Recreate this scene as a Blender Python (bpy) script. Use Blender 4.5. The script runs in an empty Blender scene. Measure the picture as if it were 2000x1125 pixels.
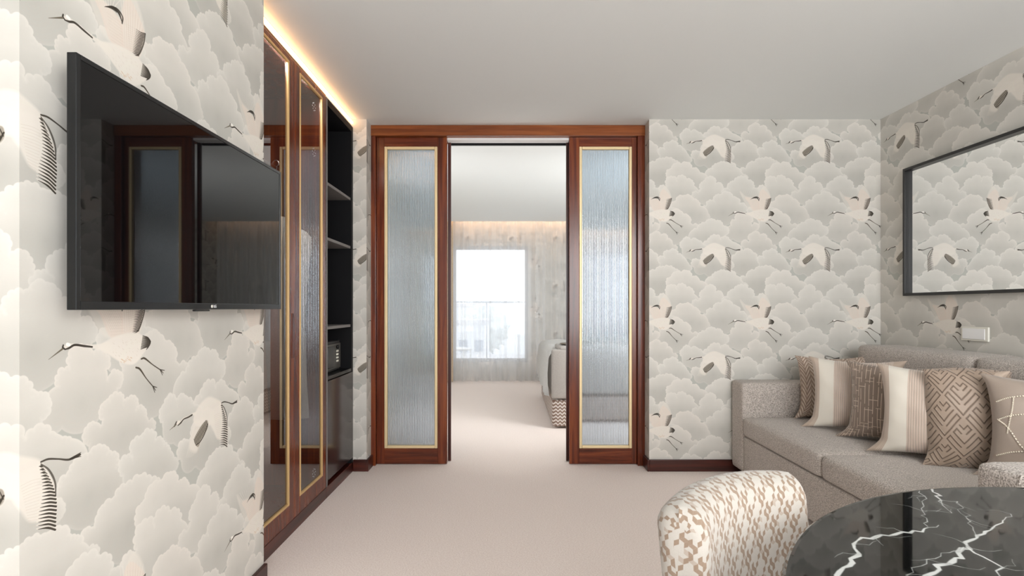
import bpy, bmesh, math, random
import numpy as np
from mathutils import Vector, Matrix
random.seed(7); RNG = np.random.default_rng(11)
sc = bpy.context.scene
C = sc.collection
PI = math.pi

# ------------------------------------------------------------------ camera, world, light
cam = bpy.data.objects.new('camera', bpy.data.cameras.new('camera')); C.objects.link(cam)
cam.location = (0, 0, 1.157); cam.rotation_euler = (PI/2, 0, 0)
cam.data.sensor_width = 36; cam.data.lens = 18.0; cam.data.shift_y = 0.01975
cam.data.clip_start = 0.02; cam.data.clip_end = 400
sc.camera = cam
w = bpy.data.worlds.new('sky'); sc.world = w; w.use_nodes = True
bg = w.node_tree.nodes['Background']
bg.inputs['Color'].default_value = (0.90, 0.94, 1.0, 1); bg.inputs['Strength'].default_value = 1.75
sc.view_settings.view_transform = 'Standard'; sc.view_settings.look = 'None'
sc.view_settings.gamma = 1.0; sc.view_settings.use_curve_mapping = False
sc.view_settings.exposure = 0.42
sc.cycles.use_denoising = True
sc.cycles.max_bounces = 10; sc.cycles.transparent_max_bounces = 12
sc.cycles.diffuse_bounces = 5; sc.cycles.sample_clamp_indirect = 6
sc.cycles.caustics_reflective = False; sc.cycles.caustics_refractive = False

def area(name, loc, rot, sx, sy, e, col=(1, 1, 1), portal=False):
    l = bpy.data.lights.new(name, 'AREA'); l.shape = 'RECTANGLE'; l.size = sx; l.size_y = sy
    l.energy = e; l.color = col
    if portal: l.cycles.is_portal = True
    o = bpy.data.objects.new(name, l); C.objects.link(o); o.location = loc; o.rotation_euler = rot
    return o
# daylight of the wide window behind the photographer; portals below for the bedroom's windows
area('rear_window_light', (1.35, -1.72, 1.45), (PI/2+.10, 0, 0), 2.6, 1.9, 82, (1.0, 0.99, 0.985))
def lamp(name, loc, e, r, col=(1, 1, 1)):
    l = bpy.data.lights.new(name, 'POINT'); l.energy = e; l.shadow_soft_size = r; l.color = col
    o = bpy.data.objects.new(name, l); C.objects.link(o); o.location = loc; return o
lamp('living_fill_light', (1.7, -.8, 2.05), 38, .30, (.985, .99, 1.0))  # unseen fill added to brighten the ceiling; no pendant hangs there
area('bedroom_side_fill', (-1.2, 4.5, 1.4), (PI/2, 0, -PI/2+.7), .8, 1.6, 15, (.97, .99, 1.0))  # added fill for the foot of the bed, no fitting here
area('bedroom_partition_fill', (1.85, 3.96, 1.35), (PI/2, 0, 0), 1.4, 1.3, 52, (.97, .99, 1.0))  # unseen fill on the partition, added to lift the bedroom's brightness
area('bedroom_partition_fill', (.0, 3.97, 2.46), (PI/2-.2, 0, 0), 2.2, .06, 3, (.97, .99, 1.0))  # added fill strip hidden behind the header, aimed into the bedroom
area('wardrobe_fill', (-1.185, 2.64, 2.412), (0, -.5, 0), .03, .6, 5, (1.0, .95, .9))  # added fill so the robes show through the smoked glass
area('window_portal', (-0.35, 8.3, 1.23), (-PI/2, 0, 0), 1.2, 1.85, 1, portal=True)
area('window_portal', (1.42, 8.3, 1.23), (-PI/2, 0, 0), 0.55, 1.85, 1, portal=True)

# ------------------------------------------------------------------ node helpers
def mat(name):
    m = bpy.data.materials.new(name); m.use_nodes = True
    nt = m.node_tree; return m, nt, nt.nodes['Principled BSDF']
def lin(r, g, b):
    f = lambda c: (c/255/12.92) if c/255 <= .04045 else ((c/255+.055)/1.055)**2.4
    return (f(r), f(g), f(b), 1)
def plain(name, col, rough=.5, metal=0., spec=.5, bump=0, bscale=200, emis=None, es=0):
    m, nt, b = mat(name)
    b.inputs['Base Color'].default_value = col; b.inputs['Roughness'].default_value = rough
    b.inputs['Metallic'].default_value = metal; b.inputs['Specular IOR Level'].default_value = spec
    if emis: b.inputs['Emission Color'].default_value = emis; b.inputs['Emission Strength'].default_value = es
    n = nt.nodes.new('ShaderNodeTexNoise'); n.inputs['Scale'].default_value = bscale
    t = nt.nodes.new('ShaderNodeTexCoord'); nt.links.new(t.outputs['Object'], n.inputs['Vector'])
    if bump:
        bp = nt.nodes.new('ShaderNodeBump'); bp.inputs['Strength'].default_value = bump; bp.inputs['Distance'].default_value = .002
        nt.links.new(n.outputs['Fac'], bp.inputs['Height']); nt.links.new(bp.outputs['Normal'], b.inputs['Normal'])
    return m
def ramp(nt, stops):
    r = nt.nodes.new('ShaderNodeValToRGB'); e = r.color_ramp.elements
    while len(e) > 1: e.remove(e[-1])
    e[0].position = stops[0][0]; e[0].color = stops[0][1]
    for p, c in stops[1:]:
        x = e.new(p); x.color = c
    return r
def wood(name, axis, c0, c1, c2, rough=.22):
    m, nt, b = mat(name)
    t = nt.nodes.new('ShaderNodeTexCoord'); mp = nt.nodes.new('ShaderNodeMapping')
    s = [26, 26, 26]; s[axis] = 1.3
    mp.inputs['Scale'].default_value = s
    nt.links.new(t.outputs['Object'], mp.inputs['Vector'])
    n = nt.nodes.new('ShaderNodeTexNoise'); n.inputs['Scale'].default_value = 1.0; n.inputs['Detail'].default_value = 6
    n.inputs['Roughness'].default_value = .62; n.inputs['Distortion'].default_value = .5
    nt.links.new(mp.outputs['Vector'], n.inputs['Vector'])
    r = ramp(nt, [(.32, c0), (.52, c1), (.70, c2)])
    nt.links.new(n.outputs['Fac'], r.inputs['Fac']); nt.links.new(r.outputs['Color'], b.inputs['Base Color'])
    mp2 = nt.nodes.new('ShaderNodeMapping'); s2 = [300, 300, 300]; s2[axis] = 8; mp2.inputs['Scale'].default_value = s2
    nt.links.new(t.outputs['Object'], mp2.inputs['Vector'])
    n2 = nt.nodes.new('ShaderNodeTexNoise'); n2.inputs['Scale'].default_value = 1
    nt.links.new(mp2.outputs['Vector'], n2.inputs['Vector'])
    bp = nt.nodes.new('ShaderNodeBump'); bp.inputs['Strength'].default_value = .08; bp.inputs['Distance'].default_value = .001
    nt.links.new(n2.outputs['Fac'], bp.inputs['Height']); nt.links.new(bp.outputs['Normal'], b.inputs['Normal'])
    b.inputs['Roughness'].default_value = rough
    return m
def fabric(name, ca, cb, scale=260, bump=.6, rough=.95, sheen=.2):
    m, nt, b = mat(name)
    t = nt.nodes.new('ShaderNodeTexCoord')
    n = nt.nodes.new('ShaderNodeTexNoise'); n.inputs['Scale'].default_value = scale; n.inputs['Detail'].default_value = 3
    nt.links.new(t.outputs['Object'], n.inputs['Vector'])
    r = ramp(nt, [(.36, ca), (.64, cb)]); nt.links.new(n.outputs['Fac'], r.inputs['Fac'])
    nt.links.new(r.outputs['Color'], b.inputs['Base Color'])
    bp = nt.nodes.new('ShaderNodeBump'); bp.inputs['Strength'].default_value = bump; bp.inputs['Distance'].default_value = .003
    nt.links.new(n.outputs['Fac'], bp.inputs['Height']); nt.links.new(bp.outputs['Normal'], b.inputs['Normal'])
    b.inputs['Roughness'].default_value = rough; b.inputs['Sheen Weight'].default_value = sheen
    b.inputs['Specular IOR Level'].default_value = .2
    return m
def painted(name, arr, rough=.6, bump_arr=None, bump=.5, spec=.4, dist=.002, interp='Linear', sheen=0):
    """material whose colour is a pattern computed below and laid on by UV"""
    def img(n, a, data=False):
        h, wd = a.shape[:2]
        im = bpy.data.images.new(n, wd, h, alpha=False)
        if data: im.colorspace_settings.name = 'Non-Color'
        px = np.ones((h, wd, 4), np.float32); px[..., :3] = a if a.ndim == 3 else a[..., None]
        im.pixels.foreach_set(np.clip(px, 0, 1).ravel()); im.update(); im.pack(); return im
    m, nt, b = mat(name)
    t = nt.nodes.new('ShaderNodeTexImage'); t.image = img(name, arr); t.interpolation = interp
    u = nt.nodes.new('ShaderNodeTexCoord'); nt.links.new(u.outputs['UV'], t.inputs['Vector'])
    nt.links.new(t.outputs['Color'], b.inputs['Base Color'])
    b.inputs['Roughness'].default_value = rough; b.inputs['Specular IOR Level'].default_value = spec
    if sheen: b.inputs['Sheen Weight'].default_value = sheen
    if bump_arr is not None:
        t2 = nt.nodes.new('ShaderNodeTexImage'); t2.image = img(name+'_relief', bump_arr, True)
        nt.links.new(u.outputs['UV'], t2.inputs['Vector'])
        bp = nt.nodes.new('ShaderNodeBump'); bp.inputs['Strength'].default_value = bump; bp.inputs['Distance'].default_value = dist
        nt.links.new(t2.outputs['Color'], bp.inputs['Height']); nt.links.new(bp.outputs['Normal'], b.inputs['Normal'])
    return m

# ------------------------------------------------------------------ pattern drawing (numpy)
class Canvas:
    """periodic canvas, row 0 at the bottom; strokes in pixel units"""
    def __init__(s, W, H, col): s.W, s.H = W, H; s.a = np.empty((H, W, 3), np.float32); s.a[:] = col
    def win(s, x0, x1, y0, y1):
        xs = np.arange(int(math.floor(x0)), int(math.ceil(x1))+1); ys = np.arange(int(math.floor(y0)), int(math.ceil(y1))+1)
        return xs, ys, np.ix_(ys % s.H, xs % s.W)
    def blend(s, ix, al, col):
        cur = s.a[ix]; s.a[ix] = cur + (np.asarray(col, np.float32)-cur)*al[..., None]
    def stroke(s, pts, wd, col, alpha=1.0, soft=.8):
        pts = np.asarray(pts, float); n = len(pts)
        wd = np.interp(np.linspace(0, 1, n), np.linspace(0, 1, len(wd)), wd) if np.ndim(wd) else np.full(n, float(wd))
        r = wd.max()+soft+1
        xs, ys, ix = s.win(pts[:, 0].min()-r, pts[:, 0].max()+r, pts[:, 1].min()-r, pts[:, 1].max()+r)
        X, Y = np.meshgrid(xs, ys); d = np.full(X.shape, 1e9)
        for i in range(n-1):
            ax, ay = pts[i]; bx, by = pts[i+1]; dx, dy = bx-ax, by-ay; L = dx*dx+dy*dy+1e-9
            t = np.clip(((X-ax)*dx+(Y-ay)*dy)/L, 0, 1)
            d = np.minimum(d, np.hypot(X-ax-t*dx, Y-ay-t*dy)-(wd[i]*(1-t)+wd[i+1]*t))
        s.blend(ix, np.clip(.5-d/(2*soft), 0, 1)*alpha, col)
    def poly(s, pts, col, alpha=1.0, soft=1.5):
        pts = np.asarray(pts, float); r = soft+2
        xs, ys, ix = s.win(pts[:, 0].min()-r, pts[:, 0].max()+r, pts[:, 1].min()-r, pts[:, 1].max()+r)
        X, Y = np.meshgrid(xs, ys); d = np.full(X.shape, 1e9); ins = np.zeros(X.shape, bool)
        for i in range(len(pts)):
            ax, ay = pts[i-1]; bx, by = pts[i]; dx, dy = bx-ax, by-ay; L = dx*dx+dy*dy+1e-9
            t = np.clip(((X-ax)*dx+(Y-ay)*dy)/L, 0, 1); d = np.minimum(d, np.hypot(X-ax-t*dx, Y-ay-t*dy))
            if dy != 0:
                c = ((ay > Y) != (by > Y)) & (X < (bx-ax)*(Y-ay)/dy+ax); ins ^= c
        s.blend(ix, np.clip(.5+np.where(ins, d, -d)/(2*soft), 0, 1)*alpha, col)
def spl(pts, n=8, closed=False):
    P = [np.asarray(p, float) for p in pts]
    if closed: P = [P[-1]]+P+[P[0], P[1]]
    else: P = [2*P[0]-P[1]]+P+[2*P[-1]-P[-2]]
    out = []
    for i in range(1, len(P)-2):
        for t in np.linspace(0, 1, n, endpoint=False):
            a, b, c, d = P[i-1], P[i], P[i+1], P[i+2]
            out.append(.5*((2*b)+(-a+c)*t+(2*a-5*b+4*c-d)*t*t+(-a+3*b-3*c+d)*t**3))
    if not closed: out.append(P[-2])
    return np.array(out)

TW, TH = 0.706, 0.770                    # the wallpaper's repeat in metres
def wallpaper():
    W, H = 1412, 1540
    # clouds at half size on three repeats stacked, painted from the top down
    w2, h2 = 706, 770
    rng = np.random.default_rng(5)
    cv = Canvas(w2, 3*h2, (.70, .705, .68))
    rim = np.array((.865, .855, .828)); deep = np.array((.728, .722, .695))
    clouds = []
    rows = 6
    for r in range(rows):
        k = 3
        for i in range(k):
            cx = (i+.5*(r % 2)+rng.uniform(-.14, .14))*w2/k; cy = h2*(1-(r+.5)/rows)+rng.uniform(-30, 30)
            wd = rng.uniform(110, 165); ht = rng.uniform(85, 150)
            tone = rng.uniform(-.015, .015); pink = rng.uniform(0, 1)
            cs = [(0, -ht*.35, wd*.62), (-wd*.45, -ht*.35, wd*.42), (wd*.45, -ht*.35, wd*.42)]
            top = rng.uniform(-.35, .35)*wd
            n = int(rng.integers(5, 7))
            for j in range(n):
                u = -1+2*j/(n-1); x = u*wd*.82+rng.uniform(-8, 8)
                pk = 1-abs((x-top)/(wd*1.15))**1.3
                R0 = rng.uniform(.24, .33)*wd*(.6+.4*pk); y = ht*(pk*.95-.55)
                cs.append((x, y, R0)); cs.append((x*.8, y-R0*1.1, R0*1.25))
                m_ = int(rng.integers(5, 8)); sp = math.atan2(y+ht*.4, x)
                for q in range(m_):
                    b = sp+(-1.25+2.5*q/(m_-1))+rng.uniform(-.1, .1); r3 = R0*rng.uniform(.26, .42)
                    cs.append((x+math.cos(b)*R0*.86, y+math.sin(b)*R0*.86, r3))
            clouds.append((cx, cy, wd, ht, tone, pink, cs))
    clouds.sort(key=lambda c: -c[1])
    for rep in (2, 1, 0):
        for cx, cy, wd, ht, tone, pink, cs in clouds:
            oy = cy+rep*h2; R = wd*1.7+20
            xs, ys, ix = cv.win(cx-R, cx+R, max(0, oy-R), min(3*h2-1, oy+ht*1.6+60))
            if len(ys) < 2: continue
            X, Y = np.meshgrid(xs-cx, ys-oy); d = np.full(X.shape, 1e9)
            for (x, y, r) in cs: d = np.minimum(d, np.hypot(X-x, Y-y)-r)
            big_ = [q for q in cs if q[2] > wd*.2]; acc = sum(np.exp(np.clip(-(np.hypot(X-x, Y-y)-r)/26., -60, 30)) for x, y, r in big_); dm = -26.*np.log(acc+1e-26)
            al = np.clip(.5-d/1.6, 0, 1)
            t = np.clip((-dm+6)/105, 0, 1)**.9*np.clip(-d/9, 0, 1)**.5
            low = np.clip((-Y+ht*.1)/(ht*1.3), 0, 1)
            t = np.clip(t*.75+low*.75, 0, 1)[..., None]
            col = (rim+np.array((.012, 0, -.004))*pink)*(1-t)+(deep+tone)*t
            cur = cv.a[ix]; cv.a[ix] = cur+(col-cur)*al[..., None]
    mid = cv.a[h2:2*h2]
    big = np.empty((H, W, 3), np.float32)
    yi = (np.arange(H)-.5)/2; xi = (np.arange(W)-.5)/2
    y0 = np.floor(yi).astype(int); fy = (yi-y0)[:, None, None]; x0 = np.floor(xi).astype(int); fx = (xi-x0)[None, :, None]
    g = lambda yy, xx: mid[np.ix_(yy % h2, xx % w2)]
    big = g(y0, x0)*(1-fy)*(1-fx)+g(y0+1, x0)*fy*(1-fx)+g(y0, x0+1)*(1-fy)*fx+g(y0+1, x0+1)*fy*fx
    c = Canvas(W, H, 0); c.a = big.astype(np.float32)
    white = (.885, .862, .825); dark = (.19, .17, .14); mid_ = (.40, .365, .31); pinkw = (.87, .82, .775); shade = (.76, .715, .66)
    # ---- bird A: wings down, flying left
    sA = 0.0003235*2000; ax, ay = .025*2000, .752*2000
    A = lambda pts: [(ax+(x-855)*sA, ay-(y-562)*sA) for x, y in pts]
    c.poly(A(spl([(600, 430), (690, 320), (850, 255), (1000, 300), (1110, 365), (1110, 470), (1010, 560), (880, 560), (760, 540), (640, 500)], 6, True)), white, .9, 8)
    # left wing
    c.poly(A(spl([(640, 460), (850, 480), (850, 570), (730, 690), (660, 780), (590, 760), (540, 700), (570, 560)], 6, True)), white, .7, 12)
    for i in range(9):
        c.stroke(A(spl([(600+14*i, 560), (545+14*i, 660+4*i), (490+20*i, 790+8*i-1.1*i*i)], 5)), [7, 5, 1.5], white, .45, 4)
    for i in range(11):
        t = i/10; x = 620+60*t*.2; 
        c.stroke(A(spl([(640+14*i, 520+4*i), (560+16*i, 640+6*i), (500+17*i, 800+8*i-6*i*t)], 5)), [1.0, .5], shade, .55)
    c.poly(A(spl([(615, 640), (720, 540), (815, 495), (850, 520), (840, 590), (740, 665), (690, 735), (645, 715)], 6, True)), mid_, .55, 3)
    for i in range(13):
        t = i/12; c.stroke(A([(612+200*t, 640-145*t), (650+195*t, 712-150*t*(.9+.1*t))]), [2.2, 3.4, 2.6], dark, .85)
    c.stroke(A(spl([(645, 712), (720, 690), (800, 620), (848, 540)], 6)), [3, 5, 4], dark, .9)
    c.stroke(A([(690, 735), (690, 800), (672, 885)]), [3, 1.5, .6], shade, .7)
    # right wing
    c.poly(A(spl([(880, 430), (1090, 380), (1160, 450), (1210, 560), (1215, 700), (1195, 820), (1120, 780), (1020, 740), (960, 650), (900, 560)], 6, True)), white, .85, 8)
    for i in range(16):
        t = i/15; c.stroke(A(spl([(960+100*t*.6, 480+290*t), (1040+40*t, 470+320*t), (1120, 480+310*t)], 4)), [.8, .8], shade, .5)
    for i in range(19):
        t = i/18; y = 400+430*t; xo = 1120+110*math.sin(min(1, t*1.25)*PI*.58)-12*t
        ln = 30+100*min(1, t*1.4)
        c.stroke(A(spl([(xo-ln*1.1, y-14-6*t), (xo-ln*.45, y-12+12*t), (xo, y+8+34*t*t)], 4)), [2, 6, 5], white, .8, 2); c.stroke(A(spl([(xo-ln, y-8-4*t), (xo-ln*.45, y-5+14*t), (xo, y+14+34*t*t)], 4)), [.8, 4.8, 4.4], dark, .9)
    c.stroke(A(spl([(1105, 380), (1165, 440), (1212, 540), (1218, 640)], 6)), [3, 5, 3], dark, .7)
    # neck, head, beak
    c.stroke(A(spl([(640, 388), (585, 383), (520, 395), (450, 400), (400, 425), (350, 425)], 6)), [11, 7, 6, 8, 10, 8], white, .9, 3)
    c.stroke(A(spl([(580, 388), (520, 398), (450, 403), (405, 428), (360, 445)], 6)), [6, 5, 4, 6, 3], dark, .92)
    c.stroke(A([(375, 412), (358, 418)]), [9, 8], white, .95)
    c.stroke(A(spl([(340, 405), (325, 425), (310, 440)], 4)), [5, 7, 5], dark, .8)
    c.stroke(A([(335, 430), (240, 462)]), [4, .8], mid_, .95)
    # legs
    c.stroke(A(spl([(1105, 365), (1160, 362), (1240, 385), (1330, 415), (1420, 405)], 6)), [4, 4.5, 3.4, 5, 6], dark, .85)
    for dy in (-14, 2, 16): c.stroke(A([(1335, 412), (1430, 405+dy)]), [3.5, 1.4], dark, .85)
    # ---- bird B: wings up, flying left
    sB = 0.000388*2000; bx, by = .360*2000, .297*2000
    B = lambda pts: [(bx+(x-628)*sB, by-(y-515)*sB) for x, y in pts]
    c.poly(B(spl([(430, 470), (330, 350), (235, 130), (330, 210), (460, 240), (560, 260), (610, 120), (680, 30), (760, 120), (800, 240), (790, 360), (740, 470), (600, 500)], 6, True)), white, .55, 9)
    c.poly(B(spl([(470, 470), (400, 340), (330, 240), (460, 250), (580, 300), (600, 420), (580, 500)], 6, True)), pinkw, .8, 6)
    c.poly(B(spl([(590, 490), (570, 300), (600, 140), (660, 90), (740, 160), (800, 260), (770, 380), (720, 480)], 6, True)), pinkw, .8, 6)
    for i in range(9):
        t = i/8
        c.stroke(B(spl([(480+12*i, 440-8*i), (400+14*i, 300-6*i), (250+40*i, 120-5*i+60*t)], 5)), [1.4, 2.6, .8], white, .75, 2)
        c.stroke(B(spl([(600+14*i, 450-6*i), (590+20*i, 280), (560+28*i, 60+110*t*t)], 5)), [1.4, 2.8, .8], white, .75, 2)
        c.stroke(B(spl([(486+12*i, 440-8*i), (408+14*i, 310-6*i), (300+34*i, 190-5*i+50*t)], 5)), [.7, .8], shade, .5)
        c.stroke(B(spl([(606+14*i, 450-6*i), (598+20*i, 290), (575+26*i, 130+100*t*t)], 5)), [.7, .8], shade, .5)
    for r in range(9):
        for q in range(9):
            x = 450+r*14+q*4; y = 300+q*20
            c.stroke(B([(x, y), (x+12, y+5)]), .7, shade, .5)
    for i in range(9):
        t = i/8; c.stroke(B(spl([(430+95*t, 275-50*t+30*t*t), (500+50*t, 232+16*t), (560+22*t, 232+62*t)], 5)), [1.2, 3, 2.2], dark, .8)
    c.stroke(B(spl([(440, 268), (530, 226), (585, 252), (582, 300)], 6)), [2, 4.5, 4], dark, .85)
    for i in range(17):
        t = i/16; y = 255+195*t; xo = 806-66*t
        c.stroke(B(spl([(xo-95+30*t, y+14), (xo-45, y+12), (xo, y-4)], 4)), [.6, 2.6, 2.8], dark, .85)
    for i in range(12): c.stroke(B([(620+3*i, 285+15*i), (720-2*i, 270+15*i)]), .6, shade, .6)
    c.stroke(B(spl([(806, 252), (790, 330), (745, 430), (700, 462), (655, 466)], 6)), [3, 4, 4, 3, 1], dark, .8)
    # body
    c.poly(B(spl([(390, 540), (470, 490), (600, 460), (720, 460), (800, 500), (830, 560), (780, 620), (700, 680), (600, 668), (490, 610)], 6, True)), white, .97, 5)
    for i in range(70):
        a = RNG.uniform(0, 1); x = 480+300*a; y = 500+RNG.uniform(0, 130)
        c.stroke(B([(x, y), (x+8, y+7)]), 1.1, shade if i % 2 else pinkw, .4)
    for i in range(16):
        x = 560+RNG.uniform(0, 130); y = 622+RNG.uniform(0, 36); c.stroke(B([(x, y), (x+12, y+6)]), 2, (.80, .68, .56), .5)
    for i in range(11):
        t = i/10; c.stroke(B(spl([(780-20*t, 485+95*t), (830+18*math.sin(PI*t), 500+70*t), (862-46*t*t, 530+58*t)], 4)), [2, 3.6, 2], dark, .85)
    # neck, head, beak
    c.stroke(B(spl([(460, 540), (380, 535), (300, 525), (200, 512), (150, 510), (125, 525)], 6)), [24, 14, 7, 7, 9, 8], white, .9, 3)
    c.stroke(B(spl([(330, 532), (270, 522), (200, 510), (160, 525), (130, 532)], 6)), [4, 5.5, 5.5, 5, 3], dark, .92)
    c.stroke(B([(158, 506), (146, 502)]), [8, 8], (.95, .94, .92), .95)
    c.stroke(B(spl([(118, 505), (115, 520), (128, 530)], 4)), [3.4, 5, 4], dark, .9)
    c.stroke(B([(112, 528), (20, 582)]), [4.5, .8], mid_, .95)
    # legs
    for pts, foot in (([(765, 652), (800, 652), (880, 705), (965, 755)], (1000, 785)), ([(712, 708), (752, 726), (815, 800), (885, 870)], (915, 905))):
        c.stroke(B(spl(pts, 6)), [5, 6, 3.2, 3.4], mid_, .95); c.stroke(B(spl(pts, 6)), [2.5, 3, 1.6, 2], dark, .8)
        fx, fy = pts[-1]
        for dx, dy in ((0, 0), (14, -20), (-10, 14)): c.stroke(B([(fx, fy), (foot[0]+dx, foot[1]+dy)]), [3.6, 1.8], dark, .85)
    return c.a
WP = wallpaper()
M = {}
M['wallpaper'] = painted('crane_wallpaper', WP, rough=.55, spec=.3)

# marble for the table top: plan 1.62 m square round the table's centre
def marble():
    N = 1620; c = Canvas(N, N, (.018, .019, .018))
    yy, xx = np.mgrid[0:N, 0:N]
    f = np.zeros((N, N), np.float32)
    for k in range(14):
        a = RNG.uniform(0, 2*PI); fr = RNG.uniform(1, 6)*2*PI/N; f += np.sin((xx*math.cos(a)+yy*math.sin(a))*fr+RNG.uniform(0, 6))
    c.a += (np.clip(f/14, -.5, 1)[..., None]*.012)
    def vein(pts, wd, al=1, jit=7, br=.0):
        P = [((x-1.09+.81)*1000, (y-.39+.81)*1000) for x, y in pts]
        Q = [np.array(P[0])]
        for a, b in zip(P[:-1], P[1:]):
            a = np.array(a); b = np.array(b); n = max(2, int(np.hypot(*(b-a))/14))
            for i in range(1, n+1):
                p = a+(b-a)*i/n
                if i < n: p = p+RNG.normal(0, jit*.5, 2)
                Q.append(p)
        ws = .62*np.interp(np.linspace(0, 1, len(Q)), np.linspace(0, 1, len(wd)), wd)*RNG.uniform(.5, 1.35, len(Q))
        c.stroke(Q, list(ws+3), (.30, .31, .30), .30*al, 4)
        c.stroke(Q, list(ws), (.80, .81, .80), .92*al, 1.0)
    T = lambda L: [(.407*(x-1000)/(y-602), 407/(y-602)) for x, y in L]
    V = [([(0.493, 0.778), (0.520, 0.803), (0.575, 0.848), (0.589, 0.883), (0.620, 0.908), (0.663, 0.919), (0.721, 0.927), (0.800, 0.960)], [5, 5, 7, 4, 6, 4, 3.6, 1]),
         ([(0.775, 0.955), (0.824, 1.028), (0.894, 1.109), (0.912, 1.156)], [1.6, 1.2, 1.6, 1.2]),
         ([(0.952, 1.163), (0.911, 1.088), (0.889, 1.057), (0.874, 1.018)], [6, 5, 2, .8]),
         ([(0.560, 0.730), (0.629, 0.778), (0.694, 0.814), (0.781, 0.879), (0.851, 0.923), (0.986, 1.012)], [5, 5, 7, 5, 3, 1]),
         ([(0.775, 0.872), (0.771, 0.839), (0.770, 0.803), (0.741, 0.778), (0.72, .72)], [3, 3.4, 3, 2, 2]),
         ([(0.831, 0.917), (0.880, 0.990), (0.937, 1.077)], [1.4, .8, .6]),
         ([(0.769, 0.872), (0.713, 0.851), (0.646, 0.808), (.60, .78)], [1.2, 1, .7]),
         ([(1.15, 1.15), (1.22, .95), (1.4, .8), (1.5, .55)], [3, 5, 3, 1]), ([(.5, .5), (.75, .3), (1.1, .15), (1.3, -.2)], [2, 5, 3, 1]),
         ([(1.6, .7), (1.45, .3), (1.2, .1)], [1, 3, 1]), ([(.4, .2), (.7, 0), (.9, -.3)], [1, 4, 1])]
    for p, wd in V: vein(p, wd)
    for p, wd in V[:6]:
        for k in range(5):
            i = int(RNG.integers(0, len(p))); a = RNG.uniform(0, 2*PI); x, y = p[i]
            vein([(x, y), (x+.025*math.cos(a), y+.025*math.sin(a)), (x+.05*math.cos(a+.4), y+.05*math.sin(a+.4))], [1.4, .5], .8, 5)
    return c.a
M['marble'] = painted('black_marble', marble(), rough=.035, spec=.55)

def blocks():       # woven tumbling blocks of the dining chair, one repeat of 12 x 8 blocks
    s = 30; W = int(round(12*s*math.sqrt(3))); hh = s*1.5; H = int(16*hh/2)*1
    rows = 8; H = int(rows*hh)
    c = Canvas(W, H, (.69, .67, .64)); cw = W/12
    tan = (.52, .44, .37); pale = (.62, .57, .52); rng = np.random.default_rng(3)
    for r in range(rows):
        for i in range(12):
            cx = (i+.5*(r % 2))*cw; cy = r*hh; a = cw/2; b = s/2
            k = (i+2*r+(r//2)) % 4
            R_ = [(cx, cy), (cx+a, cy+b), (cx+a, cy-b), (cx, cy-s)]
            L_ = [(cx, cy), (cx-a, cy+b), (cx-a, cy-b), (cx, cy-s)]
            T_ = [(cx, cy), (cx+a, cy+b), (cx, cy+s), (cx-a, cy+b)]
            if k != 3: c.poly(R_, tan, .9, 1.2)
            if k == 1: c.poly(T_, tan, .85, 1.2)
            elif k == 2 and rng.uniform() < .5: c.poly(T_, pale, .8, 1.2)
            if k == 0 and rng.uniform() < .25: c.poly(L_, pale, .8, 1.2)
    c.a += RNG.normal(0, .018, c.a.shape[:2])[..., None]
    return c.a
M['chair_fabric'] = painted('woven_block_fabric', blocks(), rough=.85, spec=.2, sheen=.3)

def satin():        # 450 x 450 mm face: ribbed bands beside a plain cream band
    N = 900; a = np.empty((N, N, 3), np.float32); h = np.full((N, N), .5, np.float32)
    taup = np.array((.70, .63, .57)); cream = np.array((.86, .835, .79)); mid = np.array((.765, .70, .645))
    for x in range(N):
        t = x/N
        if t < .09: col = taup
        elif t < .15: col = mid if (x//9) % 2 else taup*1.05; h[:, x] = .5+.25*math.sin(x*PI/4.5)
        elif t < .33: col = cream
        elif t < .86: col = mid*(1.05 if (x//8) % 2 else .93); h[:, x] = .5+.4*math.sin(x*PI/8)
        else: col = taup
        a[:, x] = col
    return a, h
sa, sh_ = satin()
M['satin'] = painted('satin_banded', sa, rough=.34, spec=.5, bump_arr=sh_, bump=.5, dist=.002, sheen=.3)

def broken_lines(): # taupe ground with pale broken rectilinear lines
    N = 900; c = Canvas(N, N, (.51, .45, .405)); h = Canvas(N, N, (.5, .5, .5)); rng = np.random.default_rng(9)
    for i in range(26):
        x = i*N/26+rng.uniform(-8, 8); y = 0
        while y < N:
            ln = rng.uniform(60, 230); 
            c.stroke([(x, y), (x+rng.uniform(-3, 3), y+ln)], 2.6, (.83, .75, .68), .9, 1.2)
            h.stroke([(x, y), (x, y+ln)], 3, (.9, .9, .9), 1, 2)
            if rng.uniform() < .75:
                dx = rng.choice([-1, 1])*N/26*rng.choice([1, 2]); yy = y+ln*rng.uniform(.2, 1)
                c.stroke([(x, yy), (x+dx, yy)], 2.4, (.83, .75, .68), .9, 1.2); h.stroke([(x, yy), (x+dx, yy)], 3, (.9, .9, .9), 1, 2)
            y += ln+rng.uniform(8, 60)
    return c.a, h.a[..., 0]
bl, bh = broken_lines()
M['broken'] = painted('broken_line_weave', bl, rough=.6, bump_arr=bh, bump=.6, dist=.002, sheen=.3)

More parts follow.
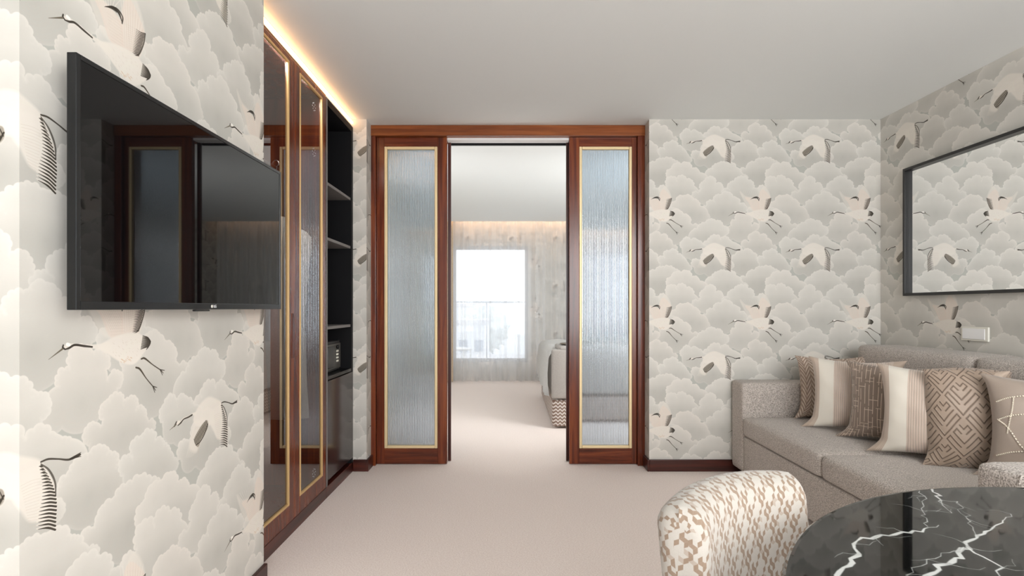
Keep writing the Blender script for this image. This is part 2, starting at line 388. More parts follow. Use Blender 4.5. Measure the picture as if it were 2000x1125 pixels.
def key_pattern(): # interlocked diagonal fretwork, dark grooves on beige
    N = 900; c = Canvas(N, N, (.60, .53, .465)); h = Canvas(N, N, (.8, .8, .8))
    g = (.33, .265, .215); p = 215
    def ln(x0, y0, x1, y1, wd=2.9):
        c.stroke([(x0, y0), (x1, y1)], wd, g, .9, 1.4); h.stroke([(x0, y0), (x1, y1)], wd+1.5, (.1, .1, .1), 1, 2.5)
    dx, dy = p*.5, p*.72                       # half diagonals of the lozenge
    ny = int(round(N/(2*dy))); dy = N/(2*ny)
    nx = int(round(N/(2*dx))); dx = N/(2*nx)
    for i in range(nx*2):
        for j in range(ny*2):
            if (i+j) % 2: continue
            cx, cy = i*dx, j*dy
            top = np.array((cx, cy+dy)); bot = np.array((cx, cy-dy)); le = np.array((cx-dx, cy)); ri = np.array((cx+dx, cy))
            sh = .10
            f = lambda u, v: bot+(ri-bot)*u+(le-bot)*v      # lozenge coordinates
            def L(u0, v0, u1, v1):
                a, b = f(u0, v0), f(u1, v1); ln(a[0], a[1], b[0], b[1])
            for k, q in enumerate((.07, .24, .41, .58, .75)):
                L(q, q, .93, q) if k % 2 == 0 else L(q+.12, q, .93, q)
                L(q, q+(.0 if k % 2 == 0 else .14), q, .93)
            L(.93, .07, .93, .24); L(.93, .58, .93, .75); L(.24, .93, .07, .93); L(.58, .93, .41, .93)
    return c.a, h.a[..., 0]
kl, kh = key_pattern()
M['key'] = painted('fretwork_weave', kl, rough=.5, bump_arr=kh, bump=.9, dist=.003, sheen=.3)

def knit():
    N = 900; yy, xx = np.mgrid[0:N, 0:N].astype(np.float32)
    p = 75; col = np.floor(xx/p); s = np.where(col % 2 == 0, 1, -1)
    v = np.sin((yy+s*(xx % p)*1.2)*2*PI/50); e = np.abs((xx % p)/p-.5)*2
    hgt = (.5+.5*v)*(1-.6*e**3)
    a = np.array((.60, .52, .46))[None, None]*(1-hgt[..., None])+np.array((.86, .80, .745))[None, None]*hgt[..., None]
    return a.astype(np.float32), hgt
kn, knh = knit()
M['knit'] = painted('chunky_chevron_knit', kn, rough=.85, bump_arr=knh, bump=1, dist=.004)

def zigzag():
    N = 600; yy, xx = np.mgrid[0:N, 0:N].astype(np.float32); p = 60
    t = ((yy+np.abs((xx % p)-p/2)*1.0) % 50)/50
    m = (t < .5)[..., None]
    return np.where(m, np.array((.50, .41, .36)), np.array((.82, .79, .76))).astype(np.float32)
M['bed_base_fabric'] = painted('zigzag_woven_fabric', zigzag(), rough=.85)

# plain materials
mh = (lin(60, 24, 12), lin(102, 44, 22), lin(136, 70, 34))
M['wood_z'] = wood('mahogany_upright', 2, *mh); M['wood_x'] = wood('mahogany_crosswise', 0, *mh)
M['wood_x_lit'] = wood('mahogany_lit', 0, lin(98, 48, 22), lin(132, 72, 36), lin(158, 92, 48))  # same mahogany lightened, painting in the light on the header
M['wood_y'] = wood('mahogany_lengthwise', 1, *mh)
dk = (lin(40, 16, 12), lin(66, 27, 20), lin(92, 42, 30))
M['base_x'] = wood('dark_mahogany_crosswise', 0, *dk, rough=.3); M['base_y'] = wood('dark_mahogany_lengthwise', 1, *dk, rough=.3)
M['leg_wood'] = wood('dark_leg_wood', 2, *dk, rough=.3)
M['gold'] = plain('brushed_gold', lin(226, 204, 160), .42, .25, .5, .1, 400)
M['gold_warm'] = plain('warm_gold', lin(206, 172, 118), .4, .3, .5, .1, 400)
M['ceiling'] = plain('ceiling_paint', lin(234, 237, 236), .9, bump=.05, bscale=300)
M['paint'] = plain('white_paint', lin(225, 222, 216), .8, bump=.05)
M['carpet'] = fabric('pale_carpet', lin(230, 215, 207), lin(246, 234, 227), 160, .5)
_nt = M['carpet'].node_tree
M['sofa'] = fabric('boucle_greige', lin(140, 132, 125), lin(212, 203, 195), 250, .9)
M['sofa_b'] = fabric('boucle_greige_arm', lin(134, 126, 119), lin(220, 212, 205), 200, .9)
M['black'] = plain('black_lacquer', (.006, .006, .007, 1), .25, spec=.4)
M['blackmatt'] = plain('black_matt', (.004, .004, .005, 1), .6, spec=.2)
M['mirror_black'] = plain('black_painted_frame', (.012, .012, .012, 1), .35)
M['screen'] = plain('television_glass', (.003, .003, .0035, 1), .02, spec=.4)
M['bezel'] = plain('television_bezel', (.008, .009, .010, 1), .22, spec=.5)
M['shelf_grey'] = plain('shelf_edge', lin(120, 116, 114), .5)
M['darkpanel'] = plain('dark_gloss_panel', lin(46, 34, 34), .16, spec=.6)
M['cream_trim'] = plain('ivory_plastic', lin(226, 224, 214), .35)
M['white'] = plain('white_plastic', lin(235, 235, 235), .4)
M['metal'] = plain('dark_metal', lin(70, 70, 70), .35, .9)
M['chrome'] = plain('brushed_steel', lin(190, 190, 190), .3, 1.)
M['safe'] = plain('safe_grey', lin(44, 43, 42), .45); M['safe_light'] = plain('safe_keypad_panel', lin(72, 70, 66), .4)
M['key_white'] = plain('keypad_buttons', lin(225, 222, 210), .4)
M['linen'] = fabric('white_linen', lin(240, 239, 236), lin(248, 247, 245), 90, .3)
M['robe'] = fabric('white_terry', lin(225, 224, 220), lin(240, 239, 236), 300, .8)
M['robe_b'] = fabric('beige_terry', lin(190, 165, 150), lin(212, 188, 172), 300, .8)
M['throw'] = fabric('grey_throw', lin(150, 144, 138), lin(176, 170, 164), 300, .5)
M['drape'] = fabric('beige_drape', lin(196, 176, 152), lin(214, 196, 172), 80, .3)
M['taupe'] = plain('taupe_satin', lin(154, 140, 128), .4, bump=.3, bscale=60)
M['taupe'].node_tree.nodes['Principled BSDF'].inputs['Sheen Weight'].default_value = .4
M['rope'] = plain('cream_cord', lin(232, 222, 204), .6)
M['plaster_out'] = plain('pale_render', lin(232, 232, 234), .9)  # outdoor colours from here lightened to paint in haze and glare
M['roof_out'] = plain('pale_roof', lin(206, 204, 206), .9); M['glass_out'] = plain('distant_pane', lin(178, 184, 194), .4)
M['tree_out'] = fabric('hazy_foliage', lin(214, 218, 214), lin(232, 234, 232), 2, .3)  # foliage paled, with the haze mixed into its colour
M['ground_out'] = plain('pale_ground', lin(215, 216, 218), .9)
M['frame_grey'] = plain('window_frame_grey', lin(196, 198, 200), .5)
def emit(name, col, st):
    m = bpy.data.materials.new(name); m.use_nodes = True; nt = m.node_tree; nt.nodes.clear()
    e = nt.nodes.new('ShaderNodeEmission'); o = nt.nodes.new('ShaderNodeOutputMaterial')
    e.inputs['Color'].default_value = col; e.inputs['Strength'].default_value = st
    nt.links.new(e.outputs[0], o.inputs[0]); return m
M['led'] = emit('warm_led', (1.0, .50, .20, 1), 7)
M['led_b'] = emit('warm_led_cove', (1.0, .58, .32, 1), 8)

def shader_mix(name, build):
    m = bpy.data.materials.new(name); m.use_nodes = True; nt = m.node_tree; nt.nodes.clear()
    o = nt.nodes.new('ShaderNodeOutputMaterial'); nt.links.new(build(nt), o.inputs[0]); return m
def N_(nt, t, **kw):
    n = nt.nodes.new(t)
    for k, v in kw.items(): n.inputs[k].default_value = v
    return n
def mixs(nt, f, a, b):
    x = nt.nodes.new('ShaderNodeMixShader')
    if isinstance(f, (int, float)): x.inputs[0].default_value = f
    else: nt.links.new(f, x.inputs[0])
    nt.links.new(a, x.inputs[1]); nt.links.new(b, x.inputs[2]); return x.outputs[0]
def b_smoked(nt):
    g = N_(nt, 'ShaderNodeBsdfGlossy', Color=(.60, .57, .56, 1), Roughness=.0)
    t = N_(nt, 'ShaderNodeBsdfTransparent', Color=(.62, .60, .58, 1))
    return mixs(nt, .42, t.outputs[0], g.outputs[0])
M['smoked'] = shader_mix('smoked_mirror_glass', b_smoked)
def b_flute(nt):
    r = N_(nt, 'ShaderNodeBsdfRefraction', Color=(.53, .63, .73, 1), Roughness=.22, IOR=1.22)
    d = N_(nt, 'ShaderNodeBsdfTranslucent', Color=(.60, .68, .74, 1))
    g = N_(nt, 'ShaderNodeBsdfGlossy', Color=(.9, .93, .96, 1), Roughness=.16)
    df = N_(nt, 'ShaderNodeBsdfDiffuse', Color=(.42, .46, .50, 1))
    lw = N_(nt, 'ShaderNodeFresnel', IOR=1.55)
    a = mixs(nt, .10, r.outputs[0], d.outputs[0]); b = mixs(nt, .06, a, df.outputs[0])
    return mixs(nt, lw.outputs[0], b, g.outputs[0])
M['fluted'] = shader_mix('fluted_frosted_glass', b_flute)
def b_sheer(nt):
    d = N_(nt, 'ShaderNodeBsdfDiffuse', Color=(.86, .86, .87, 1)); t = N_(nt, 'ShaderNodeBsdfTranslucent', Color=(.86, .86, .87, 1))
    tr = N_(nt, 'ShaderNodeBsdfTransparent', Color=(1, 1, 1, 1))
    lw = N_(nt, 'ShaderNodeLayerWeight', Blend=.5); mr = nt.nodes.new('ShaderNodeMapRange')
    mr.inputs['To Min'].default_value = .56; mr.inputs['To Max'].default_value = .25
    nt.links.new(lw.outputs['Facing'], mr.inputs['Value'])
    return mixs(nt, mr.outputs[0], mixs(nt, .5, d.outputs[0], t.outputs[0]), tr.outputs[0])
M['sheer'] = shader_mix('sheer_voile', b_sheer)
def b_pane(nt):
    g = N_(nt, 'ShaderNodeBsdfGlossy', Roughness=.0); tr = N_(nt, 'ShaderNodeBsdfTransparent', Color=(.97, .98, .98, 1))
    return mixs(nt, .06, tr.outputs[0], g.outputs[0])
M['pane'] = shader_mix('clear_pane', b_pane)
M['mirror'] = plain('mirror_silver', (.93, .94, .94, 1), .0, 1.)
M['dots'] = plain('pale_dots', lin(210, 215, 220), .5)

# ------------------------------------------------------------------ geometry helpers
def box(bm, x0, x1, y0, y1, z0, z1, bev=0, seg=2):
    r = bmesh.ops.create_cube(bm, size=1.0); vs = r['verts']
    for v in vs: v.co = Vector(((x0+x1)/2+v.co.x*(x1-x0), (y0+y1)/2+v.co.y*(y1-y0), (z0+z1)/2+v.co.z*(z1-z0)))
    if bev:
        es = list({e for v in vs for e in v.link_edges})
        bmesh.ops.bevel(bm, geom=es, offset=bev, segments=seg, profile=.5, affect='EDGES', clamp_overlap=True)
def cyl(bm, p0, p1, r0, r1=None, n=20, cap=True):
    r1 = r0 if r1 is None else r1; p0 = Vector(p0); p1 = Vector(p1); d = p1-p0
    q = d.to_track_quat('Z', 'Y').to_matrix().to_4x4()
    bmesh.ops.create_cone(bm, cap_ends=cap, segments=n, radius1=r0, radius2=r1, depth=d.length, matrix=Matrix.Translation((p0+p1)/2) @ q)
def tube(bm, pts, r, n=8):
    pts = [Vector(p) for p in pts]; rings = []
    for i, p in enumerate(pts):
        d = (pts[min(i+1, len(pts)-1)]-pts[max(i-1, 0)]).normalized(); q = d.to_track_quat('Z', 'Y')
        rings.append([bm.verts.new(p+q @ Vector((math.cos(2*PI*k/n)*r, math.sin(2*PI*k/n)*r, 0))) for k in range(n)])
    for a, b in zip(rings[:-1], rings[1:]):
        for k in range(n): bm.faces.new((a[k], a[(k+1) % n], b[(k+1) % n], b[k]))
    bm.faces.new(rings[0][::-1]); bm.faces.new(rings[-1])
def lathe(bm, prof, cx, cy, n=64):
    rings = [[bm.verts.new((cx+r*math.cos(2*PI*k/n), cy+r*math.sin(2*PI*k/n), z)) for k in range(n)] for r, z in prof]
    for a, b in zip(rings[:-1], rings[1:]):
        for k in range(n): bm.faces.new((a[k], a[(k+1) % n], b[(k+1) % n], b[k]))
    bm.faces.new(rings[0][::-1]); bm.faces.new(rings[-1])
def softbox(bm, x0, x1, y0, y1, z0, z1, r, puff=0, n=14, puffy=None, wob=0):
    """rounded upholstered block, optionally crowned on its upper face"""
    h = Vector(((x1-x0)/2, (y1-y0)/2, (z1-z0)/2)); c = Vector(((x0+x1)/2, (y0+y1)/2, (z0+z1)/2))
    g = [-math.cos(PI*i/n) for i in range(n+1)]; seen = {}
    def V(p):
        k = tuple(round(q, 5) for q in p)
        if k not in seen:
            q = Vector((p[0]*h.x, p[1]*h.y, p[2]*h.z))
            inn = Vector([max(-(h[i]-r), min(h[i]-r, q[i])) for i in range(3)])
            d = q-inn
            o = inn+(d.normalized()*r if d.length > 1e-9 else d)
            u = q.x/h.x; v = q.y/h.y; t = q.z/h.z
            if puff and t > -.99: o.z += puff*(1-u**4)*(1-v**4)*max(0, t)
            if puffy: o.x -= puffy*(1-v**4)*(1-t**4)*max(0, -u)
            seen[k] = bm.verts.new(c+o)
        return seen[k]
    for ax in range(3):
        for s in (-1, 1):
            for i in range(n):
                for j in range(n):
                    q = []
                    for (a, b) in ((i, j), (i+1, j), (i+1, j+1), (i, j+1)):
                        p = [0, 0, 0]; p[ax] = s; p[(ax+1) % 3] = g[a]; p[(ax+2) % 3] = g[b]; q.append(V(p))
                    if s < 0: q.reverse()
                    if len(set(q)) == 4: bm.faces.new(q)
def obj(name, bm, m, parent=None, smooth=False, off=None, wn=False):
    """links ONE mesh object; coordinates are world, shifted to the parent's place unless off is given"""
    me = bpy.data.meshes.new(name)
    bmesh.ops.recalc_face_normals(bm, faces=bm.faces)
    o_ = off if off is not None else (parent_loc(parent) if parent else Vector((0, 0, 0)))
    if o_.length: bmesh.ops.translate(bm, verts=bm.verts, vec=-o_)
    bm.to_mesh(me); bm.free()
    for k in (m if isinstance(m, (list, tuple)) else [m]): me.materials.append(k)
    if smooth: me.polygons.foreach_set('use_smooth', [True]*len(me.polygons))
    o = bpy.data.objects.new(name, me); C.objects.link(o)
    if parent: o.parent = parent
    return o
def parent_loc(p):
    v = Vector((0, 0, 0))
    while p is not None: v += p.location; p = p.parent
    return v
def NB(): return bmesh.new()
def boxes(*bs, bev=0, seg=2):
    bm = NB()
    for b in bs: box(bm, *b, bev=bev, seg=seg)
    return bm
def thing(name, label, cat, loc=(0, 0, 0), rz=0, group=None):
    o = bpy.data.objects.new(name, None); C.objects.link(o); o.empty_display_size = .1
    o.location = loc; o.rotation_euler = (0, 0, rz); o['label'] = label; o['category'] = cat
    if group: o['group'] = group
    return o
def tag(o, label, cat, group=None):
    o['label'] = label; o['category'] = cat
    if group: o['group'] = group
    return o
def struct(o, label=None, cat=None):
    o['kind'] = 'structure'
    if label: o['label'] = label
    if cat: o['category'] = cat
    return o
def ring(x0, x1, z0, z1, wd, y0, y1, bev=.002):   # mitred-looking frame in the XZ plane
    return boxes((x0, x0+wd, y0, y1, z0, z1), (x1-wd, x1, y0, y1, z0, z1), (x0+wd, x1-wd, y0, y1, z1-wd, z1), (x0+wd, x1-wd, y0, y1, z0, z0+wd), bev=bev, seg=2)
def ring_x(y0, y1, z0, z1, wd, x0, x1, bev=.002):
    return boxes((x0, x1, y0, y0+wd, z0, z1), (x0, x1, y1-wd, y1, z0, z1), (x0, x1, y0+wd, y1-wd, z1-wd, z1), (x0, x1, y0+wd, y1-wd, z0, z0+wd), bev=bev)
def uv_wall(o, ux=0.0, uy=0.0, sy=1):
    """wallpaper UVs in repeats: faces looking along Y use X+ux, faces looking along X use sy*Y+uy"""
    me = o.data; uvl = me.uv_layers.new(name='UVMap')
    for p in me.polygons:
        n = p.normal
        for li in p.loop_indices:
            v = me.vertices[me.loops[li].vertex_index].co
            U = (v.x+ux) if abs(n.y) > abs(n.x) else (sy*v.y+uy)
            uvl.data[li].uv = (U/TW, v.z/TH)
    return o
def uv_plan(o, s=1.0, ox=0, oy=0, axes=(0, 1)):
    me = o.data; uvl = me.uv_layers.new(name='UVMap')
    for p in me.polygons:
        for li in p.loop_indices:
            v = me.vertices[me.loops[li].vertex_index].co
            uvl.data[li].uv = ((v[axes[0]]-ox)/s, (v[axes[1]]-oy)/s)

H = 2.5
XR = 2.62; YB = 3.64; XW = -1.128; XT = -1.045; YT0, YT1 = 1.086, 2.155
# ------------------------------------------------------------------ the setting
o = obj('floor', boxes((-3.0, 3.0, -2.2, 8.6, -.06, 0)), M['carpet']); struct(o, 'pale beige carpet running from the living room into the bedroom', 'floor')
bm = boxes((-3.0, 3.0, -2.2, 7.88, H, H+.12), (-1.4, 3.0, 7.88, 7.92, H, H+.12), (-1.4, 3.0, 7.92, 8.35, H+.16, H+.22))
o = obj('ceiling', bm, M['ceiling']); struct(o, 'smooth off-white ceiling over both rooms', 'ceiling')
o = uv_wall(obj('wall_back', boxes((.975, XR+.15, YB, YB+.30, 0, H)), M['wallpaper'])); struct(o, 'wall of crane wallpaper between the sliding doors and the sofa corner', 'wall')
o = uv_wall(obj('wall_back_left', boxes((-1.75, -1.034, YB, YB+.30, 0, H)), M['wallpaper']), 2.457); struct(o, 'narrow strip of crane wallpaper between wardrobe and door frame', 'wall')
o = uv_wall(obj('wall_right', boxes((XR, XR+.15, -2.0, YB, 0, H)), M['wallpaper']), 0, 6.26, -1); struct(o, 'side wall of crane wallpaper behind the sofa', 'wall')
o = uv_wall(obj('wall_left', boxes((-1.9, XT, YT0, YT1, 0, H)), M['wallpaper']), 2.513, .382); struct(o, 'projecting wall of crane wallpaper that carries the television', 'wall')
bm = boxes((-3.0, -2.85, -2.0, YT0+.1, 0, H), (-2.85, -1.9, YT0, YT0+.1, 0, H), (-1.9, -1.75, YT0+.1, YB+.3, 0, H))
o = uv_wall(obj('wall_left_rear', bm, M['wallpaper'])); struct(o)
bm = boxes((-3.0, -.9, -2.0, -1.85, 0, H), (2.5, 2.9, -2.0, -1.85, 0, H), (-.9, 2.5, -2.0, -1.85, 2.4, H), (-.9, 2.5, -2.0, -1.85, 0, .35))
o = obj('wall_rear', bm, M['paint']); struct(o)
# bedroom
o = uv_wall(obj('wall_bedroom_left', boxes((-1.40, -1.25, YB+.30, 8.35, 0, H+.2)), M['wallpaper'])); struct(o)
o = uv_wall(obj('wall_bedroom_right', boxes((2.78, 2.93, YB+.30, 8.35, 0, H+.2)), M['wallpaper'])); struct(o)
WX = [(-.95, .255), (1.15, 1.70)]; WZ = (.30, 2.15); YW = 8.2
bm = boxes((-1.25, WX[0][0], YW, YW+.15, 0, H+.2), (WX[0][1], WX[1][0], YW, YW+.15, 0, H+.2), (WX[1][1], 2.78, YW, YW+.15, 0, H+.2),
           *[(a, b, YW, YW+.15, WZ[1], H+.2) for a, b in WX], *[(a, b, YW, YW+.15, 0, WZ[0]) for a, b in WX])
o = uv_wall(obj('wall_window', bm, M['wallpaper'])); struct(o, 'bedroom wall of crane wallpaper around the windows', 'wall')
for k, (a, b) in enumerate(WX):
    f = obj('window_%d' % (k+1), ring(a, b, WZ[0], WZ[1], .05, YW+.04, YW+.10), M['frame_grey'])
    struct(f, ['tall bedroom window behind the sheer curtain, seen through the opening', 'narrow bedroom window right of the wide one'][k], 'window')
    obj('pane', boxes((a+.05, b-.05, YW+.065, YW+.075, WZ[0]+.05, WZ[1]-.05)), M['pane'], f)
# baseboards
o = obj('baseboard_back', boxes((.975, XR, YB-.016, YB-.0005, 0, .084), (.959, .975, YB-.016, YB+.11, 0, .084), bev=.003), M['base_x']); struct(o)
o = obj('baseboard_back_left', boxes((XW+.002, -1.034, YB-.016, YB-.0005, 0, .084), (-1.034, -1.018, YB-.016, YB+.11, 0, .084), bev=.003), M['base_x']); struct(o)
o = obj('baseboard_left', boxes((XT, XT+.016, YT0-.016, YT1+.002, 0, .084), (-2.8, XT, YT0-.016, YT0, 0, .084), bev=.003), M['base_y']); struct(o)
o = obj('baseboard_right', boxes((XR-.016, XR, -1.8, YB-.017, 0, .084), bev=.003), M['base_y']); struct(o)
# ------------------------------------------------------------------ door frame and sliding leaves
XL, XRR = -1.0415, .975
t1 = obj('trim_1', boxes((XL, XRR, 3.75, 3.95, 2.422, H-.001), bev=.002), M['wood_x_lit']); struct(t1, 'polished mahogany header beam above the sliding doors', 'door frame')
obj('door_track', boxes((-.481, .423, 3.80, 3.87, 2.405, 2.421)), M['white'], t1)
obj('dark_rail', boxes((-.481, .423, 3.90, 3.925, 2.402, 2.421)), M['blackmatt'], t1)  # matt black strip behind the track
for n_, (a, b) in enumerate(((XL, XL+.040), (XRR-.052, XRR))):
    t = obj('trim_%d' % (n_+2), boxes((a, b, 3.755, 3.95, 0, 2.4218), bev=.002), M['wood_z'])
    struct(t, ['mahogany door post beside the wardrobe strip', 'mahogany door post beside the crane wall'][n_], 'door frame')
def fluted_pane(x0, x1, z0, z1, y, n=29):
    bm = NB(); S = 8; rows = []
    for z in (z0, z1):
        row = []
        for i in range(n*S+1):
            t = i/(n*S); ph = abs(math.sin(PI*t*n)); row.append(bm.verts.new((x0+(x1-x0)*t, y-.0038*ph, z)))
        rows.append(row)
    for i in range(n*S): bm.faces.new((rows[0][i], rows[0][i+1], rows[1][i+1], rows[1][i]))
    return bm
def leaf(n_, x0, x1, gx0, gx1, edge, label):
    y0, y1 = 3.785, 3.825; z1 = 2.420
    g0, g1 = .122, 2.351; bm = NB()
    for b in ((x0, gx0, y0, y1, .006, z1), (gx1, x1, y0, y1, .006, z1)): box(bm, *b, bev=.0015)
    d = obj('door_%d' % n_, bm, M['wood_z']); struct(d, label, 'sliding door')
    obj('rail', boxes((gx0, gx1, y0, y1, g1, z1), bev=.001), M['wood_x'], d)
    obj('rail', boxes((gx0, gx1, y0, y1, .006, g0), bev=.001), M['wood_x'], d)
    obj('gold_trim', ring(gx0, gx1, g0, g1, .021, y0-.006, y0+.02, .004), M['gold'], d)['label'] = 'pale gold beading round the glass'
    p = obj('glass_pane', fluted_pane(gx0+.018, gx1-.018, g0+.018, g1-.018, y0+.022), M['fluted'], d, smooth=True)
    p['label'] = 'vertically fluted frosted glass'
    obj('rear_stile', boxes((edge-.011, edge+.011, 3.86, 3.885, .006, z1)), M['leg_wood'], d)
    return d
leaf(1, -1.000, -.482, -.943, -.551, -.472, 'mahogany sliding door with dim fluted glass, nearer the wardrobe')
leaf(2, .424, .922, .497, .886, .420, 'mahogany sliding door with brighter fluted glass, beside the crane wall')

# ------------------------------------------------------------------ wardrobe
D2 = (2.652, 3.106); D1 = (2.200, 2.650)
wr = thing('wardrobe', 'mahogany wardrobe with two tall smoked-glass doors edged in gold', 'wardrobe', (-1.44, 2.65, 0))
obj('carcass', boxes((-1.745, -1.152, 2.157, 2.175, 0, 2.44), (-1.745, -1.152, 3.092, 3.110, 0, 2.44), (-1.745, -1.152, 2.175, 3.092, 2.42, 2.44), (-1.745, -1.152, 2.175, 3.092, .07, .09), (-1.748, -1.735, 2.175, 3.092, .09, 2.42)), M['wood_z'], wr)
obj('plinth', boxes((-1.74, XW-.001, 2.157, 3.110, 0, .066)), M['base_y'], wr)
obj('top_rail', boxes((-1.15, XW-.004, 2.157, 3.110, 2.441, 2.452)), M['wood_y'], wr)
def ward_door(y0, y1, handle_y):
    x0, x1 = -1.150, XW; g0, g1 = .158, 2.41; gy0, gy1 = y0+.068, y1-.057
    bm = NB()
    for b in ((x0, x1, y0, gy0, .07, 2.436), (x0, x1, gy1, y1, .07, 2.436), (x0, x1, gy0, gy1, g1, 2.436), (x0, x1, gy0, gy1, .07, g0)): box(bm, *b, bev=.0015)
    d = obj('door', bm, M['wood_z'], wr)
    obj('gold_trim', ring_x(gy0, gy1, g0, g1, .014, x1-.010, x1+.003, .003), M['gold_warm'], d)['label'] = 'slim gold beading'
    bm = NB(); gx = x1-.006
    bm.faces.new([bm.verts.new((gx, y, z)) for y, z in ((gy0+.013, g0+.013), (gy1-.013, g0+.013), (gy1-.013, g1-.013), (gy0+.013, g1-.013))])
    obj('smoked_glass', bm, M['smoked'], d)
    if handle_y:
        obj('handle', boxes((x1-.001, x1+.004, handle_y-.009, handle_y+.009, .90, 1.13), bev=.002), M['leg_wood'], d)['label'] = 'dark red recessed pull strip'
    return d
ward_door(*D1, D1[1]-.012); d2 = ward_door(*D2, None)
def motif(y, z):
    bm = NB()
    for k in range(9):
        a = 2*PI*k/8; r = 0 if k == 8 else .022
        cyl(bm, (-1.1335, y+r*math.cos(a), z+r*math.sin(a)), (-1.1330, y+r*math.cos(a), z+r*math.sin(a)), .003, n=6)
    obj('dot_motif', bm, M['dots'], d2)  # rosette of small pale discs on the door glass
for z in (2.31, 2.05, .215): motif(2.93, z)
# rod, hangers and robes inside
def hanging(name, y, xf, m, z_sh, z_hem, label, half=.21):
    xc = xf-half
    t = thing(name, label, 'bathrobe', (xc, y, z_hem))
    bm = NB(); n = 28; rings = []
    prof = [(z_hem, half*.92, .055), (z_hem+.25, half*.86, .055), (z_hem+.55, half*.80, .05), (z_sh-.32, half*.84, .05), (z_sh-.12, half*.98, .05), (z_sh-.03, half*.98, .042), (z_sh, half*.86, .034), (z_sh+.035, half*.55, .028), (z_sh+.06, half*.30, .024), (z_sh+.075, half*.16, .018)]
    for z, a, b in prof:
        ring_ = []
        for k in range(n):
            th = 2*PI*k/n; w_ = 1+.16*math.sin(5*th+.7)*(z_sh-z)/(z_sh-z_hem+.01) if z < z_sh else 1
            ring_.append(bm.verts.new((xc+a*math.cos(th), y+b*math.sin(th)*w_, z)))
        rings.append(ring_)
    for A_, B_ in zip(rings[:-1], rings[1:]):
        for k in range(n): bm.faces.new((A_[k], A_[(k+1) % n], B_[(k+1) % n], B_[k]))
    bm.faces.new(rings[0][::-1]); bm.faces.new(rings[-1])
    obj('robe_body', bm, m, t, smooth=True)
    for s in (-1, 1):
        bm = NB(); pts = [(xc+s*half*.70, y, z_sh-.03), (xc+s*half*.76, y-.03, z_sh-.25), (xc+s*half*.60, y-.04, z_sh-.55)]
        tube(bm, [tuple(Vector(pts[0]).lerp(Vector(pts[1]), k/3)) for k in range(3)]+[tuple(Vector(pts[1]).lerp(Vector(pts[2]), k/3)) for k in range(4)], .045, 12)
        obj('sleeve', bm, m, t, smooth=True)
    bm = NB(); tube(bm, [(xc-.06, y-.03, z_sh+.08), (xc-.02, y-.055, z_sh-.15), (xc, y-.06, z_sh-.4)], .02, 8); tube(bm, [(xc+.06, y-.03, z_sh+.08), (xc+.02, y-.055, z_sh-.15), (xc, y-.06, z_sh-.4)], .02, 8)
    obj('collar', bm, m, t, smooth=True)
    bm = NB(); tube(bm, [(xc+.018*math.sin(a), y, 2.0+.018*math.cos(a)+(-.0)) for a in np.linspace(-.6*PI, .9*PI, 10)]+[(xc, y, z_sh+.06)], .003, 6)
    obj('hanger', bm, M['chrome'], t)
    return t
hanging('bathrobe', 2.98, -1.165, M['robe'], 1.60, .52, 'white bathrobe hanging behind the second smoked wardrobe door')
hanging('bathrobe', 2.50, -1.165, M['robe_b'], 1.62, .48, 'beige bathrobe hanging behind the first smoked wardrobe door')
bm = NB(); cyl(bm, (-1.405, 2.18, 1.99), (-1.405, 3.09, 1.99), .012, n=12); obj('hanging_rail', bm, M['chrome'], wr, smooth=True)

# open shelf unit
Y0, Y1 = 3.112, YB-.003
un = thing('shelf_unit', 'black open shelf unit above a dark glossy cupboard door, at the wardrobe end', 'shelf unit', (-1.44, 3.37, 0))
obj('carcass', boxes((-1.6, XW-.002, Y0, Y0+.018, 0.067, 2.44), (-1.6, XW-.002, Y1-.035, Y1, 0.067, 2.44), (-1.6, XW-.002, Y0+.018, Y1-.035, 2.40, 2.44), (-1.6, -1.585, Y0+.018, Y1-.035, .067, 2.40)), M['blackmatt'], un)
obj('plinth', boxes((-1.58, XW-.001, Y0, Y1, 0, .066)), M['base_y'], un)
obj('face_edge', boxes((XW-.001, XW+.002, Y0-.001, Y0+.014, .07, 2.44)), M['shelf_grey'], un)['label'] = 'pale grey-brown front edge'
for z in (1.925, 1.585, 1.035):
    obj('shelf', boxes((-1.584, XW-.008, Y0+.019, Y1-.036, z-.009, z+.009), bev=.001), [M['shelf_grey']], un)
obj('shelf', boxes((-1.584, XW-.003, Y0+.019, Y1-.036, .715, .735), bev=.001), M['black'], un)
obj('cupboard_door', boxes((-1.148, XW-.001, Y0+.016, Y1, .10, .708), bev=.002), M['darkpanel'], un)
# safe
sf = thing('safe', 'small grey hotel safe with keypad on the lowest open shelf', 'safe', (-1.30, 3.40, .735))
obj('body', boxes((-1.42, -1.20, 3.25, 3.565, .736, .935), bev=.004), M['safe'], sf)
obj('door', boxes((-1.199, -1.188, 3.265, 3.55, .75, .92), bev=.004), M['safe_light'], sf)
bm = NB(); box(bm, -1.187, -1.182, 3.29, 3.40, .765, .905, bev=.004); obj('dark_panel', bm, M['black'], sf)
bm = NB(); 
for i in range(4):
    for j in range(2): box(bm, -1.187, -1.181, 3.455+.020*j, 3.469+.020*j, .795+.022*i, .808+.022*i, bev=.002)
obj('keypad', bm, M['key_white'], sf)
bm = NB(); cyl(bm, (-1.187, 3.47, .895), (-1.176, 3.47, .895), .012); obj('knob', bm, M['black'], sf, smooth=True)
o = tag(obj('black_canister', (lambda bm: (lathe(bm, [(.05, 1.596), (.055, 1.62), (.055, 1.70), (.035, 1.75), (.012, 1.765)], -1.33, 3.24, 24), bm)[1])(NB()), M['black'], smooth=True), 'small black rounded canister on the upper open shelf', 'canister')  # rounded canister standing on the shelf
